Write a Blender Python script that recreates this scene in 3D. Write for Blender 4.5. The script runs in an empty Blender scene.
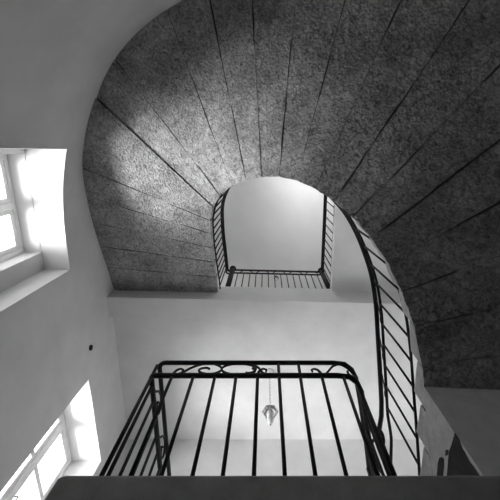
import bpy, bmesh, math, random
from math import sin, cos, pi, radians, sqrt
from mathutils import Vector, Matrix
random.seed(11)
S = bpy.context.scene
C = S.collection

# ------------------------------------------------------------------ materials
def new_mat(name):
    m = bpy.data.materials.new(name); m.use_nodes = True
    nt = m.node_tree; nt.nodes.clear()
    out = nt.nodes.new('ShaderNodeOutputMaterial')
    return m, nt, out

def principled(name, lo, hi, scale=6.0, detail=4.0, rough=0.85, bump=0.15, bscale=30.0, bdist=0.01, metal=0.0, stretch=None, spec=0.3):
    m, nt, out = new_mat(name)
    N = nt.nodes; L = nt.links
    b = N.new('ShaderNodeBsdfPrincipled')
    b.inputs['Roughness'].default_value = rough
    b.inputs['Metallic'].default_value = metal
    b.inputs['Specular IOR Level'].default_value = spec
    tc = N.new('ShaderNodeTexCoord')
    src = tc.outputs['Object']
    n = N.new('ShaderNodeTexNoise'); n.inputs['Scale'].default_value = scale; n.inputs['Detail'].default_value = detail
    n.inputs['Roughness'].default_value = 0.62
    r = N.new('ShaderNodeValToRGB')
    r.color_ramp.elements[0].position = 0.3; r.color_ramp.elements[1].position = 0.7
    r.color_ramp.elements[0].color = (lo, lo, lo, 1); r.color_ramp.elements[1].color = (hi, hi, hi, 1)
    L.new(src, n.inputs['Vector']); L.new(n.outputs['Fac'], r.inputs['Fac']); L.new(r.outputs['Color'], b.inputs['Base Color'])
    if bump:
        n2 = N.new('ShaderNodeTexNoise'); n2.inputs['Scale'].default_value = bscale; n2.inputs['Detail'].default_value = 5
        bp = N.new('ShaderNodeBump'); bp.inputs['Strength'].default_value = bump; bp.inputs['Distance'].default_value = bdist
        L.new(src, n2.inputs['Vector']); L.new(n2.outputs['Fac'], bp.inputs['Height']); L.new(bp.outputs['Normal'], b.inputs['Normal'])
    L.new(b.outputs['BSDF'], out.inputs['Surface'])
    return m

def stone_mat():
    # hand-dressed stone: pecked tool marks plus broad mottling
    m, nt, out = new_mat('dressed_stone')
    N = nt.nodes; L = nt.links
    b = N.new('ShaderNodeBsdfPrincipled'); b.inputs['Roughness'].default_value = 0.95
    b.inputs['Specular IOR Level'].default_value = 0.15
    tc = N.new('ShaderNodeTexCoord')
    n1 = N.new('ShaderNodeTexNoise'); n1.inputs['Scale'].default_value = 3.0; n1.inputs['Detail'].default_value = 5
    n2 = N.new('ShaderNodeTexNoise'); n2.inputs['Scale'].default_value = 21.0; n2.inputs['Detail'].default_value = 7; n2.inputs['Roughness'].default_value = 0.75
    n2.inputs['Distortion'].default_value = 1.2
    v = N.new('ShaderNodeTexVoronoi'); v.inputs['Scale'].default_value = 42.0
    for n in (n1, n2, v): L.new(tc.outputs['Object'], n.inputs['Vector'])
    r1 = N.new('ShaderNodeValToRGB')
    e = r1.color_ramp.elements; e[0].position = .3; e[1].position = .72
    e[0].color = (.25, .25, .25, 1); e[1].color = (.46, .46, .46, 1)
    r2 = N.new('ShaderNodeValToRGB')
    e = r2.color_ramp.elements; e[0].position = .36; e[1].position = .62
    e[0].color = (.36, .36, .36, 1); e[1].color = (1.3, 1.3, 1.3, 1)
    mx = N.new('ShaderNodeMix'); mx.data_type = 'RGBA'; mx.blend_type = 'MULTIPLY'; mx.inputs['Factor'].default_value = 1.0
    L.new(n1.outputs['Fac'], r1.inputs['Fac']); L.new(n2.outputs['Fac'], r2.inputs['Fac'])
    L.new(r1.outputs['Color'], mx.inputs['A']); L.new(r2.outputs['Color'], mx.inputs['B'])
    L.new(mx.outputs['Result'], b.inputs['Base Color'])
    ad = N.new('ShaderNodeMath'); ad.operation = 'ADD'
    L.new(n2.outputs['Fac'], ad.inputs[0]); L.new(v.outputs['Distance'], ad.inputs[1])
    bp = N.new('ShaderNodeBump'); bp.inputs['Strength'].default_value = 0.8; bp.inputs['Distance'].default_value = 0.02
    L.new(ad.outputs['Value'], bp.inputs['Height']); L.new(bp.outputs['Normal'], b.inputs['Normal'])
    L.new(b.outputs['BSDF'], out.inputs['Surface'])
    return m

def glass_mat(name, gloss=1.0):
    m, nt, out = new_mat(name)
    N = nt.nodes; L = nt.links
    t = N.new('ShaderNodeBsdfTransparent'); t.inputs['Color'].default_value = (.95, .95, .95, 1)
    g = N.new('ShaderNodeBsdfGlossy'); g.inputs['Roughness'].default_value = .03
    f0 = N.new('ShaderNodeLayerWeight'); f0.inputs['Blend'].default_value = .15; f = N.new('ShaderNodeMath'); f.operation = 'MULTIPLY'; f.inputs[1].default_value = .25; L.new(f0.outputs['Facing'], f.inputs[0])
    mx = N.new('ShaderNodeMixShader')
    L.new(f.outputs['Value'], mx.inputs['Fac']); L.new(t.outputs['BSDF'], mx.inputs[1]); L.new(g.outputs['BSDF'], mx.inputs[2])
    L.new(mx.outputs['Shader'], out.inputs['Surface'])
    return m

PLASTER = principled('white_plaster', .60, .70, scale=2.2, rough=.9, bump=.12, bscale=22, bdist=.01)
CEILING = principled('ceiling_plaster', .68, .74, scale=1.5, rough=.9, bump=.06, bscale=14)
CONCRETE = principled('grey_cement', .19, .27, scale=9, detail=7, rough=.95, bump=.35, bscale=60, bdist=.01)
RENDER_GREY = principled('grey_render', .52, .62, scale=14, detail=6, rough=.95, bump=.2, bscale=70)
STONE = stone_mat()
STRING = principled('chipped_plaster', .36, .52, scale=14, detail=6, rough=.95, bump=.4, bscale=30, bdist=.02)
JOINT_FILL = principled('dark_joint_fill', .03, .06, scale=20, bump=.3)
IRON = principled('black_iron', .007, .014, scale=18, rough=.6, bump=.15, bscale=60, bdist=.003, spec=.2)
PAINT = principled('white_gloss_paint', .72, .80, scale=5, rough=.45, bump=.05, bscale=30, bdist=.003, spec=.5)
DARKHOLE = principled('dark_recess', .015, .035, scale=12, bump=.3)
BRASS = principled('aged_lamp_metal', .34, .48, scale=20, rough=.4, metal=.6, bump=.1)
OPAL = principled('frosted_lamp_glass', .62, .72, scale=20, rough=.35, bump=.05)
FLOORM = principled('stone_floor', .34, .44, scale=4, rough=.8, bump=.2)
PALEFLOOR = principled('pale_stone_floor', .55, .64, scale=4, rough=.7, bump=.15)
GLASS = glass_mat('window_glass')

# ------------------------------------------------------------------ helpers
def obj(name, bm, mats, parent=None, smooth=False):
    bmesh.ops.recalc_face_normals(bm, faces=bm.faces)
    me = bpy.data.meshes.new(name)
    bm.to_mesh(me); bm.free()
    if not isinstance(mats, (list, tuple)): mats = [mats]
    for m in mats: me.materials.append(m)
    if smooth:
        for p in me.polygons: p.use_smooth = True
    o = bpy.data.objects.new(name, me); C.objects.link(o)
    if parent:
        o.parent = parent
        o.matrix_parent_inverse = Matrix.Translation(-Vector(parent.location))
    return o

def thing(name, label, cat, loc=(0, 0, 0), group=None):
    o = bpy.data.objects.new(name, None); C.objects.link(o)
    o.location = loc; o.empty_display_size = .1
    o['label'] = label; o['category'] = cat
    if group: o['group'] = group
    return o

def struct(o, label=None, cat=None):
    o['kind'] = 'structure'
    if label: o['label'] = label
    if cat: o['category'] = cat
    return o

def box(bm, x0, x1, y0, y1, z0, z1, bevel=0.0, mi=0):
    vs = [bm.verts.new((x, y, z)) for x in (x0, x1) for y in (y0, y1) for z in (z0, z1)]
    F = [(0, 1, 3, 2), (4, 6, 7, 5), (0, 4, 5, 1), (2, 3, 7, 6), (0, 2, 6, 4), (1, 5, 7, 3)]
    fs = [bm.faces.new([vs[i] for i in f]) for f in F]
    for f in fs: f.material_index = mi
    if bevel:
        es = set(e for f in fs for e in f.edges)
        bmesh.ops.bevel(bm, geom=list(es), offset=bevel, segments=2, affect='EDGES', profile=.5)

def tube(bm, pts, r, n=8, closed=False, sx=1.0):
    """round bar swept along points (r: number or list)"""
    P = [Vector(p) for p in pts]
    R = r if isinstance(r, (list, tuple)) else [r] * len(P)
    T = []
    for i in range(len(P)):
        a = P[i - 1] if (i > 0 or closed) else P[i]
        b = P[(i + 1) % len(P)] if (i < len(P) - 1 or closed) else P[i]
        T.append((b - a).normalized())
    up = Vector((0, 0, 1)) if abs(T[0].z) < .9 else Vector((1, 0, 0))
    u = T[0].cross(up).normalized()
    rings = []
    for i in range(len(P)):
        u = (u - T[i] * u.dot(T[i]))
        u = u.normalized() if u.length > 1e-6 else T[i].orthogonal().normalized()
        w = T[i].cross(u)
        rings.append([bm.verts.new(P[i] + (u * cos(2 * pi * k / n) * sx + w * sin(2 * pi * k / n)) * R[i]) for k in range(n)])
    m = len(P) if closed else len(P) - 1
    for i in range(m):
        A, B = rings[i], rings[(i + 1) % len(P)]
        for k in range(n):
            bm.faces.new((A[k], A[(k + 1) % n], B[(k + 1) % n], B[k]))
    if not closed:
        bm.faces.new(rings[0]); bm.faces.new(list(reversed(rings[-1])))

def sphere(bm, c, r, seg=12, rings=8, sz=1.0):
    bmesh.ops.create_uvsphere(bm, u_segments=seg, v_segments=rings, radius=r,
                              matrix=Matrix.Translation(c) @ Matrix.Diagonal((1, 1, sz, 1)))

def catmull(P, k=6):
    P = [Vector(p) for p in P]; out = []
    for i in range(len(P) - 1):
        p0 = P[max(i - 1, 0)]; p1 = P[i]; p2 = P[i + 1]; p3 = P[min(i + 2, len(P) - 1)]
        for j in range(k):
            t = j / k
            out.append(.5 * ((2 * p1) + (p2 - p0) * t + (2 * p0 - 5 * p1 + 4 * p2 - p3) * t * t + (3 * p1 - p0 - 3 * p2 + p3) * t ** 3))
    out.append(P[-1]); return out

# ------------------------------------------------------------------ plan of the stairwell
CX, CY, A_, B_, EX = .21, 1.14, 2.42, 2.60, 2.38
YS = 4.46                      # south wall
ZF, ZT = -1.6, 8.0             # ground floor, top ceiling
def wall_pt(a, grow=0.0):
    """a from 0 (west side) over the north apex to pi (east side)"""
    c, s = cos(a), sin(a)
    x = -math.copysign(abs(c) ** (2 / EX), c); y = -abs(s) ** (2 / EX)
    return CX + x * (A_ + grow), CY + y * (B_ + grow)
def wall_x(y):
    """west wall surface at y"""
    if y >= CY: return CX - A_
    q = 1 - ((CY - y) / B_) ** EX
    return CX - A_ * q ** (1 / EX)

# windows in the west wall, the upper pair added unseen for light: (y0, y1, z0, z1, north rebate, south rebate, x of the frame)
WIN = [(-.02, 1.29, 2.15, 3.86, .05, .2, -2.70), (2.74, 4.00, 2.15, 3.90, 0, 0, -2.61), (-.02, 1.29, 5.45, 7.65, .05, .2, -2.70), (2.74, 4.00, 5.95, 7.45, 0, 0, -2.61)]
XR, XO = -2.50, -2.76          # rebate plane, outer end of the reveal
def inwin(y, z):
    return any(w[0] < y < w[1] and w[2] < z < w[3] for w in WIN)

def build_left_wall():
    bm = bmesh.new()
    ys = set([YS, CY] + [w[0] for w in WIN] + [w[1] for w in WIN])
    y = YS
    while y > CY: ys.add(round(y, 3)); y -= .4
    pts = [(CX - A_, yy) for yy in sorted(ys, reverse=True) if yy >= CY]
    curve = []
    for i in range(1, 61):
        curve.append(wall_pt(pi / 2 * i / 60))
    for w in WIN:
        for yy in (w[0], w[1]):
            if yy < CY: curve.append((wall_x(yy), yy))
    curve = sorted(set((round(a, 4), round(b, 4)) for a, b in curve), key=lambda p: -p[1])
    pts += curve
    zs = sorted(set([ZF, 1.0, ZT, 5.0] + [w[2] for w in WIN] + [w[3] for w in WIN]))
    def outward(x, y):
        d = Vector((x - CX, y - CY)) if y < CY else Vector((-1, 0))
        d.normalize(); return x + d.x * .56, y + d.y * .56
    for shell in (0, 1):
        G = []
        for (x, y) in pts:
            if shell: x, y = outward(x, y)
            G.append([bm.verts.new((x, y, z)) for z in zs])
        for i in range(len(pts) - 1):
            ym = (pts[i][1] + pts[i + 1][1]) / 2
            for j in range(len(zs) - 1):
                if inwin(ym, (zs[j] + zs[j + 1]) / 2): continue
                f = bm.faces.new((G[i][j], G[i + 1][j], G[i + 1][j + 1], G[i][j + 1]))
                f.smooth = True
    q = lambda *v: bm.faces.new([bm.verts.new(p) for p in v])
    for (y0, y1, z0, z1, q0, q1, xf) in WIN:
        yy = [p for p in pts if y0 - 1e-3 <= p[1] <= y1 + 1e-3]
        for i in range(len(yy) - 1):
            (xa, a), (xb, b) = yy[i], yy[i + 1]
            for z in (z0, z1):
                q((xa, a, z), (xb, b, z), (XR, b, z), (XR, a, z))
        for y in (y0, y1):
            q((wall_x(y), y, z0), (wall_x(y), y, z1), (XR, y, z1), (XR, y, z0))
        n0, n1 = y0 + q0, y1 - q1
        if q0: q((XR, y0, z0), (XR, n0, z0), (XR, n0, z1), (XR, y0, z1))
        if q1: q((XR, n1, z0), (XR, y1, z0), (XR, y1, z1), (XR, n1, z1))
        for y in (n0, n1):
            q((XR, y, z0), (XR, y, z1), (XO, y, z1), (XO, y, z0))
        for z in (z0, z1 - .004):
            q((XR, n0, z), (XR, n1, z), (XO, n1, z), (XO, n0, z))
    me = bpy.data.meshes.new('wall_left'); bm.to_mesh(me); bm.free(); me.materials.append(PLASTER)
    o = bpy.data.objects.new('wall_left', me); C.objects.link(o); return struct(o)

RWIN_ADDED = [(3.05, 4.25, 1.47, 3.55)]     # unseen glazed opening added in the east wall to light the lower landing
NWIN_ADDED = (.28, 1.58, 5.35, 7.80)        # unseen upper window added in the north curve for light (x0, x1, z0, z1)
def build_right_wall():
    bm = bmesh.new()
    north = lambda x: (x, CY - B_ * (1 - (abs(x - CX) / A_) ** EX) ** (1 / EX))
    cur = [wall_pt(pi / 2 + pi / 2 * i / 40) for i in range(41)] + [north(NWIN_ADDED[0]), north(NWIN_ADDED[1])]
    pts = sorted(cur, key=lambda p: (p[0], p[1])) + [(CX + A_, y) for y in sorted(set([YS] + [w[0] for w in RWIN_ADDED] + [w[1] for w in RWIN_ADDED]))]
    zs = sorted(set([ZF, ZT, NWIN_ADDED[2], NWIN_ADDED[3]] + [w[2] for w in RWIN_ADDED] + [w[3] for w in RWIN_ADDED]))
    for g in (0, .3):
        G = []
        for (x, y) in pts:
            d = Vector((x - CX, y - CY)) if y < CY else Vector((1, 0))
            d.normalize()
            G.append([bm.verts.new((x + d.x * g, y + d.y * g, z)) for z in zs])
        for i in range(len(pts) - 1):
            ym = (pts[i][1] + pts[i + 1][1]) / 2; xm = (pts[i][0] + pts[i + 1][0]) / 2
            for j in range(len(zs) - 1):
                zm = (zs[j] + zs[j + 1]) / 2
                if g == 0 and ym < 0 and NWIN_ADDED[0] < xm < NWIN_ADDED[1] and NWIN_ADDED[2] < zm < NWIN_ADDED[3]: continue
                if g and ym < 0 and NWIN_ADDED[0] - .02 < xm < NWIN_ADDED[1] + .08 and NWIN_ADDED[2] < zm < NWIN_ADDED[3]: continue
                if any(w[0] < ym < w[1] and w[2] < zm < w[3] for w in RWIN_ADDED): continue
                bm.faces.new((G[i][j], G[i + 1][j], G[i + 1][j + 1], G[i][j + 1])).smooth = True
    x0, x1 = CX + A_, CX + A_ + .3
    q = lambda *v: bm.faces.new([bm.verts.new(p) for p in v])
    for (y0, y1, z0, z1) in RWIN_ADDED:
        for y in (y0, y1): q((x0, y, z0), (x0, y, z1), (x1, y, z1), (x1, y, z0))
        for z in (z0, z1): q((x0, y0, z), (x0, y1, z), (x1, y1, z), (x1, y0, z))
    x0, x1, z0, z1 = NWIN_ADDED
    for x in (x0, x1): q((x, north(x)[1], z0), (x, north(x)[1], z1), (x, -1.80, z1), (x, -1.80, z0))
    for z in (z0, z1): q((x0, north(x0)[1], z), (x1, north(x1)[1], z), (x1, -1.80, z), (x0, -1.80, z))
    me = bpy.data.meshes.new('wall_right'); bm.to_mesh(me); bm.free(); me.materials.append(PLASTER)
    o = bpy.data.objects.new('wall_right', me); C.objects.link(o); return struct(o)

build_left_wall(); build_right_wall()
bm = bmesh.new(); box(bm, -3.0, 3.2, YS, YS + .4, ZF, ZT); struct(obj('wall_back', bm, PLASTER))
bm = bmesh.new(); box(bm, -3.0, 3.2, -2.1, YS + .4, ZF - .2, ZF); struct(obj('floor', bm, FLOORM))
bm = bmesh.new(); box(bm, -3.0, 3.2, -2.1, YS + .4, ZT, ZT + .2); struct(obj('ceiling', bm, CEILING))

# lower landing, with a softly rounded free corner
LZ = 1.46; FY = 1.58
bm = bmesh.new()
n0 = [(-1.055, YS), (-1.055, FY + .03), (-1.047, FY + .012), (-1.03, FY), (2.64, FY), (2.64, YS)]
zz = [1.12, LZ - .02, LZ]
R = []
for k, z in enumerate(zz):
    ins = .012 if k == 2 else 0
    R.append([bm.verts.new((x + (ins if x < 0 else 0), y + (ins if y < 3 else 0), z)) for x, y in n0])
for k in range(2):
    for i in range(len(n0)):
        j = (i + 1) % len(n0)
        bm.faces.new((R[k][i], R[k][j], R[k + 1][j], R[k + 1][i]))
bm.faces.new(R[0]); f = bm.faces.new(R[2]); f.material_index = 1
struct(obj('lower_landing', bm, [CONCRETE, PALEFLOOR]))

# beam under the edge of the upper landing, slightly out of square with the well
UZ = 5.15
def yb(x): return 1.995 + .024 * (x + .6)
bm = bmesh.new()
v = []
for x in (-2.21, 2.63):
    for (dy, z) in ((0, 4.64), (0, UZ), (.30, UZ), (.30, 4.64)):
        v.append(bm.verts.new((x, yb(x) + dy, z)))
for f in ((0, 1, 2, 3), (7, 6, 5, 4), (0, 4, 5, 1), (1, 5, 6, 2), (2, 6, 7, 3), (3, 7, 4, 0)): bm.faces.new([v[i] for i in f])
struct(obj('landing_beam', bm, PLASTER))
bm = bmesh.new(); box(bm, -2.21, 2.63, 2.2, YS, 4.76, UZ - .002); struct(obj('upper_landing', bm, [PLASTER]))
bm = bmesh.new()
v = []
gal = [(.98, yb(.98)), (2.63, yb(2.63)), (2.63, 1.14)] + [p for p in (wall_pt(pi / 2 + pi / 2 * i / 20) for i in range(19, 0, -1)) if p[0] > .98 and p[1] > -.3] 
gal.append((.98, gal[-1][1]))
lo = [bm.verts.new((x, y, 5.06)) for x, y in gal]; hi = [bm.verts.new((x, y, UZ)) for x, y in gal]
bm.faces.new(lo); bm.faces.new(hi)
for i in range(len(gal)):
    j = (i + 1) % len(gal); bm.faces.new((lo[i], lo[j], hi[j], hi[i]))
struct(obj('upper_gallery', bm, PLASTER))

# ------------------------------------------------------------------ windows
def window(n, w, east=False):
    y0, y1, z0, z1 = (w[0], w[1], w[2], w[3]) if east else (w[0] + w[4], w[1] - w[5], w[2], w[3] - .004)
    root = bpy.data.objects.new('window_%d' % n, None); C.objects.link(root)
    xs = 5.5 if east else w[6] + 2.7        # shift from the west frame plane to the east one
    root.location = (xs - 2.7, (y0 + y1) / 2, z0); struct(root)
    fw, x0, x1 = .055, xs - 2.745, xs - 2.685
    bm = bmesh.new()
    box(bm, x0, x1, y0, y0 + fw, z0, z1, .004); box(bm, x0, x1, y1 - fw, y1, z0, z1, .004)
    box(bm, x0, x1, y0 + fw, y1 - fw, z0, z0 + fw, .004); box(bm, x0, x1, y0 + fw, y1 - fw, z1 - fw, z1, .004)
    ym = (y0 + y1) / 2
    obj('window_frame', bm, PAINT, root)
    bm = bmesh.new(); box(bm, x0 - .005, x1 + .012, ym - .035, ym + .035, z0 + fw, z1 - fw, .008); obj('mullion', bm, PAINT, root)
    zt = z1 - .62
    for (a, b) in ((y0 + fw, ym - .035), (ym + .035, y1 - fw)):
        zc, zd = z0 + fw, z1 - fw
        sw = .05
        bm = bmesh.new()
        box(bm, x0 + .01, x1 - .008, a, a + sw, zc, zd, .006); box(bm, x0 + .01, x1 - .008, b - sw, b, zc, zd, .006)
        for (p, r) in ((zc, zc + sw), (zt - .032, zt + .032), (zd - sw, zd)):
            box(bm, x0 + .01, x1 - .008, a + sw, b - sw, p, r, .006)
        s = obj('sash', bm, PAINT, root)
        for (p, r) in ((zc + sw, zt - .032), (zt + .032, zd - sw)):
            bm = bmesh.new(); box(bm, xs - 2.722, xs - 2.716, a + sw, b - sw, p, r); obj('pane', bm, GLASS, s)
        
    bm = bmesh.new()
    hx = lambda k: xs - 2.715 + (-k if east else k)
    tube(bm, [(hx(.04), ym + .06, z0 + .75), (hx(.075), ym + .06, z0 + .75), (hx(.075), ym + .06, z0 + .66)], .008)
    obj('handle', bm, IRON, root)
    # daylight portal just outside the opening
    ld = bpy.data.lights.new('window_daylight', 'AREA'); ld.shape = 'RECTANGLE'
    ld.size = z1 - z0 + .1; ld.size_y = y1 - y0 + .1
    lo = bpy.data.objects.new('window_daylight', ld); C.objects.link(lo)
    lo.location = (3.0 if east else -2.80, ym, (z0 + z1) / 2); lo.rotation_euler = (0, pi / 2 if east else -pi / 2, 0)
    ld.cycles.is_portal = True
    return root, lo
for i, w in enumerate(WIN): window(i + 1, w)  # the last two, upstairs and out of view, are added for light
for i, w in enumerate(RWIN_ADDED): window(i + 5, w, True)  # out of view, added to light the lower landing
wr, wl = window(6, (0, 1.2, NWIN_ADDED[2], NWIN_ADDED[3], 0, 0, -2.7))  # north window out of view, added to light the top storey
xm = (NWIN_ADDED[0] + NWIN_ADDED[1]) / 2
wr.location.x = xm; wr.location.y = -1.72; wr.rotation_euler.z = pi / 2
wl.location = (xm, -1.86, (NWIN_ADDED[2] + NWIN_ADDED[3]) / 2); wl.rotation_euler = (pi / 2, 0, 0)
wl.data.size = NWIN_ADDED[1] - NWIN_ADDED[0]; wl.data.size_y = NWIN_ADDED[3] - NWIN_ADDED[2]

# ------------------------------------------------------------------ staircase
# joints between steps: inner x, y, outer x, y, underside z
J = [(1.120, 1.497, 2.66, 1.236, 2.26), (1.088, 1.238, 2.65, .852, 2.392), (1.022, 1.021, 2.58, .394, 2.524), (.943, .835, 2.44, -.055, 2.656),
     (.84, .668, 2.205, -.47, 2.788), (.715, .525, 1.905, -.82, 2.92), (.575, .409, 1.52, -1.10, 3.052), (.433, .321, 1.11, -1.29, 3.184),
     (.281, .257, .69, -1.39, 3.316), (.122, .232, .266, -1.42, 3.448), (-.042, .245, -.127, -1.405, 3.58), (-.203, .282, -.51, -1.34, 3.712),
     (-.358, .355, -.90, -1.205, 3.844), (-.508, .466, -1.47, -.83, 3.976), (-.61, .619, -1.765, -.505, 4.108), (-.667, .80, -2.11, .185, 4.24),
     (-.69, .99, -2.19, .527, 4.372), (-.703, 1.207, -2.235, .871, 4.504), (-.706, 1.443, -2.24, 1.218, 4.636), (-.703, 1.704, -2.24, 1.557, 4.768),
     (-.702, 1.992, -2.24, 1.955, 4.9)]
pre = []
for k in range(6, 0, -1):
    y = 1.497 + .26 * k
    pre.append((1.12, y, 2.65, y - .2 + .0 * k, 2.26 - .132 * k))
def into_wall(j, e=.2):
    d = Vector((j[2] - j[0], j[3] - j[1])).normalized()
    return (j[0], j[1], j[2] + d.x * e, j[3] + d.y * e, j[4])
JJ = [into_wall(j) for j in pre + J]
NP = len(pre)
stair = thing('winding_staircase', 'curved stone staircase seen from below, sweeping round the well from lower right to upper left', 'staircase', (1.12, 2.0, LZ))

def step_mesh(a, b, last=False):
    NR, NT = 26, 4
    bm = bmesh.new()
    top = b[4] + (.09 if a[4] < 3.0 else .05)
    wide = 1.5 if a[4] < 3.15 else 1.0
    gap = lambda: wide * (random.uniform(.0005, .0022) + (random.random() < .45) * random.uniform(.002, .009))
    ga = gap(); gb = gap()
    low = []; up = []
    dz = random.uniform(-.008, .008)
    tilt = random.uniform(-.009, .009)
    for i in range(NR):
        t = i / (NR - 1)
        if i % 4 == 0: ga = gap()
        if i % 4 == 2: gb = gap()
        pa = Vector((a[0] + (a[2] - a[0]) * t, a[1] + (a[3] - a[1]) * t)); pb = Vector((b[0] + (b[2] - b[0]) * t, b[1] + (b[3] - b[1]) * t))
        d = (pb - pa); L = max(d.length, 1e-4); d /= L
        pa = pa + d * min(ga, L * .2); pb = pb - d * min(gb, L * .2)
        if i == 0:      # chipped inner end
            out = Vector((a[0] - a[2], a[1] - a[3])).normalized()
        row = []; tr = []
        for j in range(NT + 1):
            s = j / NT
            p = pa.lerp(pb, s)
            if i == 0: p = p + out * random.uniform(-.005, .005)
            z = a[4] + (b[4] - a[4]) * s + dz + tilt * (2 * s - 1)
            row.append(bm.verts.new((p.x, p.y, z))); tr.append(bm.verts.new((p.x, p.y, top)))
        low.append(row); up.append(tr)
    for i in range(NR - 1):
        for j in range(NT):
            f = bm.faces.new((low[i][j], low[i][j + 1], low[i + 1][j + 1], low[i + 1][j])); f.material_index = 0; f.smooth = True
            f = bm.faces.new((up[i][j], up[i + 1][j], up[i + 1][j + 1], up[i][j + 1])); f.material_index = 1
        for j in (0, NT):
            f = bm.faces.new((low[i][j], low[i + 1][j], up[i + 1][j], up[i][j])); f.material_index = 0
    for i in (0, NR - 1):
        for j in range(NT):
            f = bm.faces.new((low[i][j], low[i][j + 1], up[i][j + 1], up[i][j])); f.material_index = 1
    bm.normal_update()
    for e in bm.edges:
        if len(e.link_faces) == 2 and e.calc_face_angle(0) > .6: e.smooth = False
    return bm
for k in range(len(JJ) - 1):
    obj('step', step_mesh(JJ[k], JJ[k + 1]), [STONE, STRING], stair)
# dark strips added above the joints to stop light leaking through the gaps
bm = bmesh.new()
for k in range(NP, len(JJ) - 1):
    a = JJ[k]; prev = JJ[k - 1]; nxt = JJ[k + 1]
    ain = Vector((a[0] + (a[2] - a[0]) * .004, a[1] + (a[3] - a[1]) * .004)); aout = Vector((a[2], a[3]))
    d = (aout - ain).normalized(); n = Vector((-d.y, d.x)) * .012
    z0, z1 = a[4] + .022, a[4] + .06
    vs = [bm.verts.new((p.x, p.y, z)) for z in (z0, z1) for p in (ain + n, ain - n, aout - n, aout + n)]
    for f in ((0, 1, 2, 3), (4, 7, 6, 5), (0, 4, 5, 1), (1, 5, 6, 2), (2, 6, 7, 3), (3, 7, 4, 0)): bm.faces.new([vs[i] for i in f])
obj('joint_light_block', bm, JOINT_FILL, stair)
# solid base under the first steps, standing on the landing
bm = bmesh.new()
FB = 1.61
prof = [(FB, LZ), (FB, 2.20)] + [(j[1], j[4] + .004) for j in reversed(pre[:]) if j[1] > FB] 
prof += [(pre[0][1], LZ)]
x0, x1 = 1.118, 2.63
A1 = [bm.verts.new((x0 + random.uniform(-.004, .004) * 0, y, z)) for y, z in prof]; B1 = [bm.verts.new((x1, y, z)) for y, z in prof]
f = bm.faces.new(A1); f.material_index = 1
bm.faces.new(B1)
for i in range(len(prof)):
    j = (i + 1) % len(prof); bm.faces.new((A1[i], A1[j], B1[j], B1[i]))
obj('solid_base', bm, [RENDER_GREY, STRING], stair)
# broken-out holes in the base's well side; their shade is painted as dark plates
def patch(poly):
    bm = bmesh.new()
    F = [bm.verts.new((1.115, y, z)) for y, z in poly]; Bk = [bm.verts.new((1.119, y, z)) for y, z in poly]
    bm.faces.new(F); bm.faces.new(list(reversed(Bk)))
    for i in range(len(poly)):
        j = (i + 1) % len(poly); bm.faces.new((F[i], F[j], Bk[j], Bk[i]))
    o = obj('broken_plaster', bm, DARKHOLE, stair); o['label'] = 'broken-out patch of plaster with its shade painted dark'
patch([(1.607, 1.765), (1.697, 1.776), (1.771, 1.792), (1.852, 1.782), (1.934, 1.772), (1.981, 1.759), (1.66, 1.474), (1.636, 1.499), (1.636, 1.555), (1.643, 1.597), (1.629, 1.648), (1.632, 1.668), (1.607, 1.719)])
patch([(1.906, 1.88), (1.873, 1.855), (1.864, 1.83), (1.9, 1.82), (1.978, 1.812), (2.014, 1.802), (2.085, 1.866), (2.047, 1.876), (1.954, 1.887)])
patch([(1.794, 1.83), (1.762, 1.801), (1.799, 1.797), (1.83, 1.82)])

# ------------------------------------------------------------------ stair railing
# rail line in plan: along the inner ends of the steps, a little towards the well
line = []
for k, j in enumerate(JJ):
    d = Vector((j[0] - j[2], j[1] - j[3])).normalized()
    i = k - NP
    o = .02 if i < 1 or i > 14 else (.02 - .0125 * i if i < 5 else (-.03 if i < 11 else -.03 + .0125 * (i - 10)))
    line.append((j[0] + d.x * o, j[1] + d.y * o, j[4]))
# trim the bottom to the newel
line = [p for p in line if p[1] < 2.45 or p[0] < 0]
line[0] = (line[0][0], 2.30, line[0][2])
sm = catmull(line, 8)
lens = [0.0]
for i in range(1, len(sm)): lens.append(lens[-1] + (sm[i].xy - sm[i - 1].xy).length)
TOT = lens[-1]
def at(s):
    s = min(max(s, 0), TOT)
    for i in range(1, len(sm)):
        if lens[i] >= s:
            t = (s - lens[i - 1]) / max(lens[i] - lens[i - 1], 1e-6); return sm[i - 1].lerp(sm[i], t)
    return sm[-1].copy()
def hgt(s):
    return 1.06 + .09 * min(1, max(0, (s - .8) / .9))
srail = thing('stair_railing', 'black iron stair railing with closely spaced bars following the inner curve of the stone stairs', 'railing', (1.0, 2.5, LZ))
NW = Vector((1.03, 2.52))
ss = [TOT * i / 110 for i in range(111)]
top = [at(s) + Vector((0, 0, hgt(s))) for s in ss]
endp = [Vector((-.69, 2.03, top[-1].z + .03)), Vector((-.66, 2.055, top[-1].z + .03)), Vector((-.60, 2.06, top[-1].z + .03))]
startp = [Vector((1.055, 2.50, 2.79)), Vector((1.085, 2.40, 2.85))]
bm = bmesh.new(); tube(bm, startp + top + endp, .02, 10, sx=1.15); obj('handrail', bm, IRON, srail, True)
sec = [at(s) + Vector((0, 0, hgt(s) - .18)) for s in ss]
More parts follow.
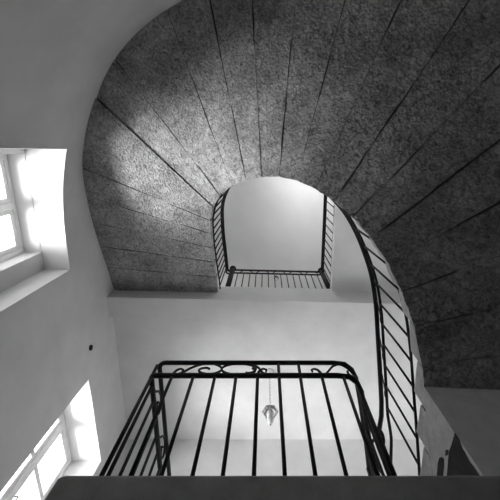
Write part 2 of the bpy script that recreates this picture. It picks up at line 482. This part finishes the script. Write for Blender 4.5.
# second rail curls round to the newel at the foot
curl = [(1.04, 2.52, 2.42), (1.06, 2.545, 2.47), (1.09, 2.52, 2.56), (1.10, 2.42, 2.62)]
bm = bmesh.new(); tube(bm, catmull(curl + sec[:1], 5)[:-1] + sec + [p - Vector((0, 0, .16)) for p in endp], .014, 8); obj('lower_rail', bm, IRON, srail, True)
bs = [TOT * i / 90 for i in range(91)]
foot = lambda s: .25 - .10 * min(1, max(0, (s - 1.2) / 1.0))
inward = lambda s: (at(s + .03) - at(s - .03)).cross(Vector((0, 0, 1))).normalized() * (-.03 if s < 2 else -.005)
bm = bmesh.new(); tube(bm, [at(s) + inward(s) + Vector((0, 0, foot(s))) for s in bs], .012, 8); obj('bottom_rail', bm, IRON, srail, True)
s = .06
ends = []
while s < TOT - .05:
    ends.append(s)
    s += .165 if s < 1.6 else (.14 if s < 2.4 else .108)
for s in ends:
    p = at(s); bm = bmesh.new()
    tube(bm, [p + inward(s) + Vector((0, 0, foot(s))), p + Vector((0, 0, hgt(s) - .18))], .0095, 8); obj('baluster', bm, IRON, srail, True)
def s_scroll(s0, s1):
    bm = bmesh.new(); pts = []
    for i in range(25):
        t = i / 24
        p = at(s0 + (s1 - s0) * t); h = .09 - .07 * cos(pi * t)
        pts.append(p + Vector((0, 0, hgt(s0) - .18 + h)))
    tube(bm, pts, .006, 6)
    for (sc, hc, sg) in ((s0, .045, 1), (s1, .135, -1)):
        sp = []
        for i in range(15):
            a = i / 14 * 1.6 * pi; r = .045 * (1 - .6 * i / 14)
            sp.append(at(sc + sg * (.03 + r * sin(a) * .9)) + Vector((0, 0, hgt(s0) - .18 + hc + sg * (-r * cos(a)) * .6)))
        tube(bm, sp, .005, 6)
    obj('scroll', bm, IRON, srail, True)
s = .1
while s < TOT - .35:
    s_scroll(s, s + .26); s += .30
bm = bmesh.new(); tube(bm, [(NW.x, NW.y, LZ), (NW.x, NW.y, 2.72)], .026, 12); sphere(bm, (NW.x, NW.y, 2.75), .045); obj('newel_post', bm, IRON, srail, True)
# volute closing the handrail at the foot
bm = bmesh.new(); sp = []
for i in range(30):
    a = i / 29 * 3.2 * pi; r = .085 * (1 - .75 * i / 29)
    sp.append((1.055 - .02 * i / 29, 2.50 + r * sin(a) * .8, 2.705 + r * cos(a)))
tube(bm, sp, .015, 8); obj('volute', bm, IRON, srail, True)

# ------------------------------------------------------------------ railing of the lower landing
XL_, YF_ = -.88, 1.66; ZR, ZL_ = 2.578, 2.405
lr = thing('landing_railing', 'black iron railing with scrollwork along the front and left edges of the lower landing', 'railing', (XL_, YF_, LZ))
def rail_path(z, rc, xl, y0):
    P = [(xl, YS - .02, z), (xl, y0 + rc, z)]
    P += [(xl + rc - rc * cos(a), y0 + rc - rc * sin(a), z) for a in (pi / 8, pi / 4, 3 * pi / 8)]
    P += [(xl + rc, y0, z)]
    P += [(x, y0, z) for x in (-.4, 0, .3)]
    P += [(.55, y0, z), (.64, y0 + .012, z), (.70, y0 + .06, z), (.74, y0 + .14, z), (.785, 2.0, z), (.86, 2.38, z), (.92, 2.75, z)]
    return P
bm = bmesh.new(); tube(bm, rail_path(ZR, .05, XL_ + .012, YF_), .019, 10); obj('top_rail', bm, IRON, lr, True)
bm = bmesh.new(); tube(bm, rail_path(ZL_, .03, XL_, YF_), .021, 10); obj('lower_rail', bm, IRON, lr, True)
bars = []
def bar(x, y, z1, r=.0122, hook=0, name='baluster'):
    bm = bmesh.new(); P = [(x, y, LZ - .01), (x, y, z1)]
    if hook:
        P = [(x, y, LZ - .01), (x, y, ZL_), (x + hook * .004, y, ZL_ + .04), (x + hook * .02, y, ZL_ + .075), (x + hook * .045, y, ZL_ + .09), (x + hook * .068, y, ZL_ + .075), (x + hook * .064, y, ZL_ + .05)]
        r = [r, r, r * .9, r * .8, r * .75, r * .7, r * .7]
    tube(bm, P, r, 8); obj(name, bm, IRON, lr, True)
fx = [-.718, -.555, -.39, -.229, -.064, .1, .262, .426]
for i, x in enumerate(fx):
    if i in (5, 6): bar(x, YF_, ZR)
    elif i in (0, 4): bar(x, YF_, ZL_, hook=1)
    elif i == 7: bar(x, YF_, ZL_, hook=-1)
    else: bar(x, YF_, ZL_)
bar(.59, YF_, ZL_)
bar(XL_ + .005, YF_ + .005, ZR - .03, .0135, name='post')
bar(.745, YF_ + .17, ZR, .019, name='post')
bar(.785, 2.0, ZL_); bar(.822, 2.19, ZL_); bar(.86, 2.38, ZL_); bar(.92, 2.75, ZR + .02, .022, name='post')
for y, r in ((1.745, .0125), (1.885, .0115), (2.05, .017), (2.20, .0115), (2.36, .0115), (2.53, .0115), (2.70, .0115), (2.87, .0115), (3.04, .015)):
    bar(XL_, y, ZL_, r)
def scroll(pts, name='scroll', r=.0095, k=5):
    bm = bmesh.new(); tube(bm, catmull(pts, k), r, 8); obj(name, bm, IRON, lr, True)
h = ZR - ZL_
def fp(x, t): return (x, YF_, ZL_ + h * t)
# S-scroll with spiral end, oval ring, and its mirrored tail
scroll([fp(-.70, .05), fp(-.65, .22), fp(-.60, .55), fp(-.53, .83), fp(-.44, .92), fp(-.37, .72), fp(-.35, .42), fp(-.40, .16), fp(-.47, .14), fp(-.52, .30), fp(-.52, .5), fp(-.475, .6), fp(-.445, .5)])
bm = bmesh.new()
tube(bm, [(-.215 + .135 * cos(a), YF_, ZL_ + h * (.5 + .42 * sin(a))) for a in [2 * pi * i / 28 for i in range(28)]], .0095, 8, closed=True)
obj('oval_ring', bm, IRON, lr, True)
scroll([fp(-.20, .93), fp(-.12, .86), fp(-.06, .6), fp(-.03, .25), fp(.02, .04)])
scroll([fp(-.16, .22), fp(-.12, .2), fp(-.09, .3), fp(-.085, .45), fp(-.11, .55)])
scroll([fp(.455, .05), fp(.49, .35), fp(.54, .75), fp(.61, .93)])
scroll([(.60, YF_ + .005, ZL_ + h * .93), (.66, YF_ + .025, ZL_ + h * .72), (.695, YF_ + .05, ZL_ + h * .4), (.68, YF_ + .04, ZL_ + h * .2), (.645, YF_ + .02, ZL_ + h * .3), (.645, YF_ + .02, ZL_ + h * .5)])
for y0 in (1.78, 2.22, 2.66):
    g = lambda y, t: (XL_ + .005, y, ZL_ + h * t)
    scroll([g(y0, .05), g(y0 + .06, .3), g(y0 + .12, .75), g(y0 + .2, .92), g(y0 + .27, .7), g(y0 + .28, .35), g(y0 + .22, .15), g(y0 + .17, .35), g(y0 + .2, .55)])
# loose curl hanging inside the bend beside the newel
scroll([(.86, 2.22, 2.37), (.835, 2.24, 2.33), (.825, 2.26, 2.24), (.84, 2.27, 2.14), (.87, 2.28, 2.05), (.885, 2.28, 2.02), (.90, 2.28, 2.05), (.892, 2.28, 2.09)], r=.011)
scroll([(.90, 2.24, 2.37), (.90, 2.26, 2.25), (.91, 2.28, 2.1), (.935, 2.30, 2.0), (.945, 2.30, 2.06), (.93, 2.3, 2.1)], r=.011)

# ------------------------------------------------------------------ railing of the upper landing and gallery
gr = thing('gallery_railing', 'highest black iron railing, on the upper landing and gallery, seen through the curved opening', 'railing', (-.6, 2.05, UZ))
xa, xb, yg = -.60, 1.0, 2.06
zr, zl = 6.14, 5.98
def yf(x): return yg + .024 * (x + .6)
for z, r, nm in ((zr, .018, 'top_rail'), (zl, .015, 'lower_rail')):
    bm = bmesh.new()
    rc = .06
    P = [(xa, yf(xa), z), (xb - rc, yf(xb), z)] + [(xb - rc + rc * sin(a), yf(xb) - rc + rc * cos(a), z) for a in (pi / 6, pi / 3, pi / 2)] + [(xb, 0.9, z), (xb, -.1, z)]
    tube(bm, P, r, 8); obj(nm, bm, IRON, gr, True)
for x in (xa, xb):
    bm = bmesh.new(); tube(bm, [(x, yf(x), UZ - .01), (x, yf(x), zr + .02)], .042, 12); sphere(bm, (x, yf(x), zr + .06), .062); obj('newel_post', bm, IRON, gr, True)
def gbar(x, y):
    bm = bmesh.new(); tube(bm, [(x, y, UZ - .01), (x, y, zl)], .0085, 6); obj('baluster', bm, IRON, gr, True)
for i in range(1, 15): gbar(xa + (xb - xa) * i / 15, yf(xa + (xb - xa) * i / 15))
for i in range(1, 16): gbar(xb, yf(xb) - .13 * i)
bm = bmesh.new(); tube(bm, [(xb, yf(xb), UZ + .06), (xb, -.1, UZ + .06)], .013, 6); obj('bottom_rail', bm, IRON, gr, True)
for i in range(5):
    bm = bmesh.new(); x0 = xa + .12 + i * .29
    tube(bm, catmull([(x0, yf(x0), zl), (x0 + .06, yf(x0), zl + .1), (x0 + .13, yf(x0), zl + .14), (x0 + .2, yf(x0), zl + .1), (x0 + .25, yf(x0), zl)], 4), .007, 6)
    obj('scroll', bm, IRON, gr, True)

# ------------------------------------------------------------------ hanging lanterns
def lantern(x, y, zc, drop, k, label, BRASS=BRASS):
    t = thing('hanging_lantern', label, 'lantern', (x, y, zc))
    z = zc - drop
    bm = bmesh.new(); tube(bm, [(x, y, zc + .0), (x, y, zc - .025 * k)], [.06 * k, .045 * k], 14)
    tube(bm, [(x + .0, y, zc - .02), (x + .02, y, zc - .05), (x, y, zc - .07), (x - .02, y, zc - .05)], .006, 6)
    obj('ceiling_rose', bm, PLASTER, t, True)
    bm = bmesh.new(); n = int((drop - .07) / .035)
    for i in range(n):
        c = zc - .06 - (i + .5) * (drop - .07) / n
        lp = []
        for q in range(8):
            a = 2 * pi * q / 8; o = .009 * cos(a)
            lp.append((x + (o if i % 2 else 0), y + (0 if i % 2 else o), c + .023 * sin(a)))
        tube(bm, lp, .003, 5, closed=True)
    obj('chain', bm, BRASS, t, True)
    hx = lambda r, zz, a0=0: [Vector((x + r * cos(a0 + pi / 3 * i), y + r * sin(a0 + pi / 3 * i), zz)) for i in range(6)]
    r0, r1, r2 = .040 * k, .100 * k, .088 * k
    z1, z2 = z - .07 * k, z - .105 * k
    bm = bmesh.new()
    tube(bm, hx(r1, z1), .008 * k, 6, closed=True); tube(bm, hx(r0, z), .007 * k, 6, closed=True); tube(bm, hx(r2, z2), .009 * k, 6, closed=True)
    for a, b, c in zip(hx(r0, z), hx(r1, z1), hx(r2, z2)):
        tube(bm, [a, b], .006 * k, 6); tube(bm, [b, c], .006 * k, 6)
    tube(bm, [(x, y, z + .03 * k), (x, y, z)], [.012 * k, r0], 8)
    obj('cage', bm, BRASS, t, True)
    A, B = hx(r0 * .97, z - .002), hx(r1 * .97, z1)
    for i in range(6):
        bm = bmesh.new(); j = (i + 1) % 6
        n = Vector((0, 0, .004))
        f = [bm.verts.new(p) for p in (A[i], A[j], B[j], B[i])]; g = [bm.verts.new(p - n) for p in (A[i], A[j], B[j], B[i])]
        bm.faces.new(f); bm.faces.new(list(reversed(g)))
        for q in range(4): bm.faces.new((f[q], f[(q + 1) % 4], g[(q + 1) % 4], g[q]))
        obj('pane', bm, BRASS if i % 3 else GLASS, t)
    bm = bmesh.new()
    prof = [(.016, -.01), (.022, -.05), (.044, -.09), (.047, -.14), (.034, -.165), (.028, -.175), (.040, -.19), (.042, -.235), (.034, -.27), (.015, -.285)]
    tube(bm, [(x, y, z + q[1] * k) for q in prof], [q[0] * k for q in prof], 14); obj('lamp_glass', bm, OPAL, t, True)
    bm = bmesh.new(); sphere(bm, (x, y, z - .303 * k), .014 * k); obj('finial', bm, BRASS, t, True)
    return t
lantern(.053, 3.21, 4.76, .80, 1.0, 'small hexagonal glass lantern on a chain below the upper landing, behind the scrollwork railing')
lantern(.23, 2.75, ZT, .35, .55, 'tiny dark lantern hanging from the top ceiling, seen behind the highest railing', IRON)

# ------------------------------------------------------------------ small marks on the left wall
bm = bmesh.new()
tube(bm, [(-2.212, 2.385, 4.04), (-2.195, 2.385, 4.04), (-2.19, 2.385, 4.04)], [.036, .036, .028], 14)
o = obj('wall_plug', bm, DARKHOLE, None, True)
o['label'] = 'small dark round plug in the left wall between the two windows'; o['category'] = 'wall plug'

# ------------------------------------------------------------------ light
W = bpy.data.worlds.new('World'); S.world = W; W.use_nodes = True
nt = W.node_tree; nt.nodes.clear()
N = nt.nodes; L = nt.links
out = N.new('ShaderNodeOutputWorld'); bg = N.new('ShaderNodeBackground')
tc = N.new('ShaderNodeTexCoord'); sp = N.new('ShaderNodeSeparateXYZ'); mr = N.new('ShaderNodeMapRange'); cr = N.new('ShaderNodeValToRGB')
L.new(tc.outputs['Generated'], sp.inputs[0]); L.new(sp.outputs['Z'], mr.inputs['Value'])
mr.inputs['From Min'].default_value = -1; mr.inputs['From Max'].default_value = 1
L.new(mr.outputs['Result'], cr.inputs['Fac'])
e = cr.color_ramp.elements
e[0].position = .38; e[0].color = (.7, .7, .7, 1)
e[1].position = .50; e[1].color = (1, 1, 1, 1)
bg.inputs['Strength'].default_value = 3.3
L.new(cr.outputs['Color'], bg.inputs['Color']); L.new(bg.outputs['Background'], out.inputs['Surface'])

# sunlight thrown up from the bright yard outside, through the windows
def yard(loc, aim, size, energy, spread, height=None):
    ld = bpy.data.lights.new('sunlit_yard', 'AREA'); ld.shape = 'ELLIPSE'; ld.size = size; ld.size_y = height or size; ld.energy = energy; ld.spread = radians(spread)
    lo = bpy.data.objects.new('sunlit_yard', ld); C.objects.link(lo)
    lo.location = loc
    lo.rotation_euler = (Vector(aim) - lo.location).to_track_quat('-Z', 'Y').to_euler()
yard((-6.0, .8, 1.0), (-2.6, .55, 3.3), 3.3, 130, 70, 2.0)
yard((-6.2, 2.9, 1.5), (-2.6, 3.3, 3.2), 3.2, 210, 80)
yard((.9, -5.6, 3.0), (.93, -1.7, 6.6), 3.0, 330, 90)  # lamp added outside the added north window, brightening the top ceiling and beam

# sun added in the east to brighten the lower landing through its added window
sd = bpy.data.lights.new('sun', 'SUN'); sd.energy = 16; sd.angle = radians(1.5)
so = bpy.data.objects.new('sun', sd); C.objects.link(so); so.location = (8, 3, 9)
so.rotation_euler = Vector((-.74, .03, -.67)).to_track_quat('-Z', 'Y').to_euler()

# ------------------------------------------------------------------ camera
cd = bpy.data.cameras.new('camera'); cam = bpy.data.objects.new('camera', cd); C.objects.link(cam)
th = math.atan(99 / 360.0); s_, c_ = sin(th), cos(th)
cam.matrix_world = Matrix(((1, 0, 0, 0), (0, -c_, -s_, 0), (0, s_, -c_, 0), (0, 0, 0, 1)))
M = Matrix.Identity(4)
for i, colv in enumerate((Vector((1, 0, 0)), Vector((0, -c_, s_)), Vector((0, -s_, -c_)))):
    for j in range(3): M[j][i] = colv[j]
cam.matrix_world = M
cd.sensor_width = 36; cd.lens = 36 * 360 / 500; cd.shift_x = -16 / 500; cd.clip_start = .02
S.camera = cam
S.view_settings.view_transform = 'Standard'; S.view_settings.look = 'None'; S.view_settings.gamma = 1; S.view_settings.use_curve_mapping = False
S.view_settings.exposure = .6
S.cycles.max_bounces = 14; S.cycles.diffuse_bounces = 8; S.cycles.transparent_max_bounces = 12
S.cycles.use_denoising = True
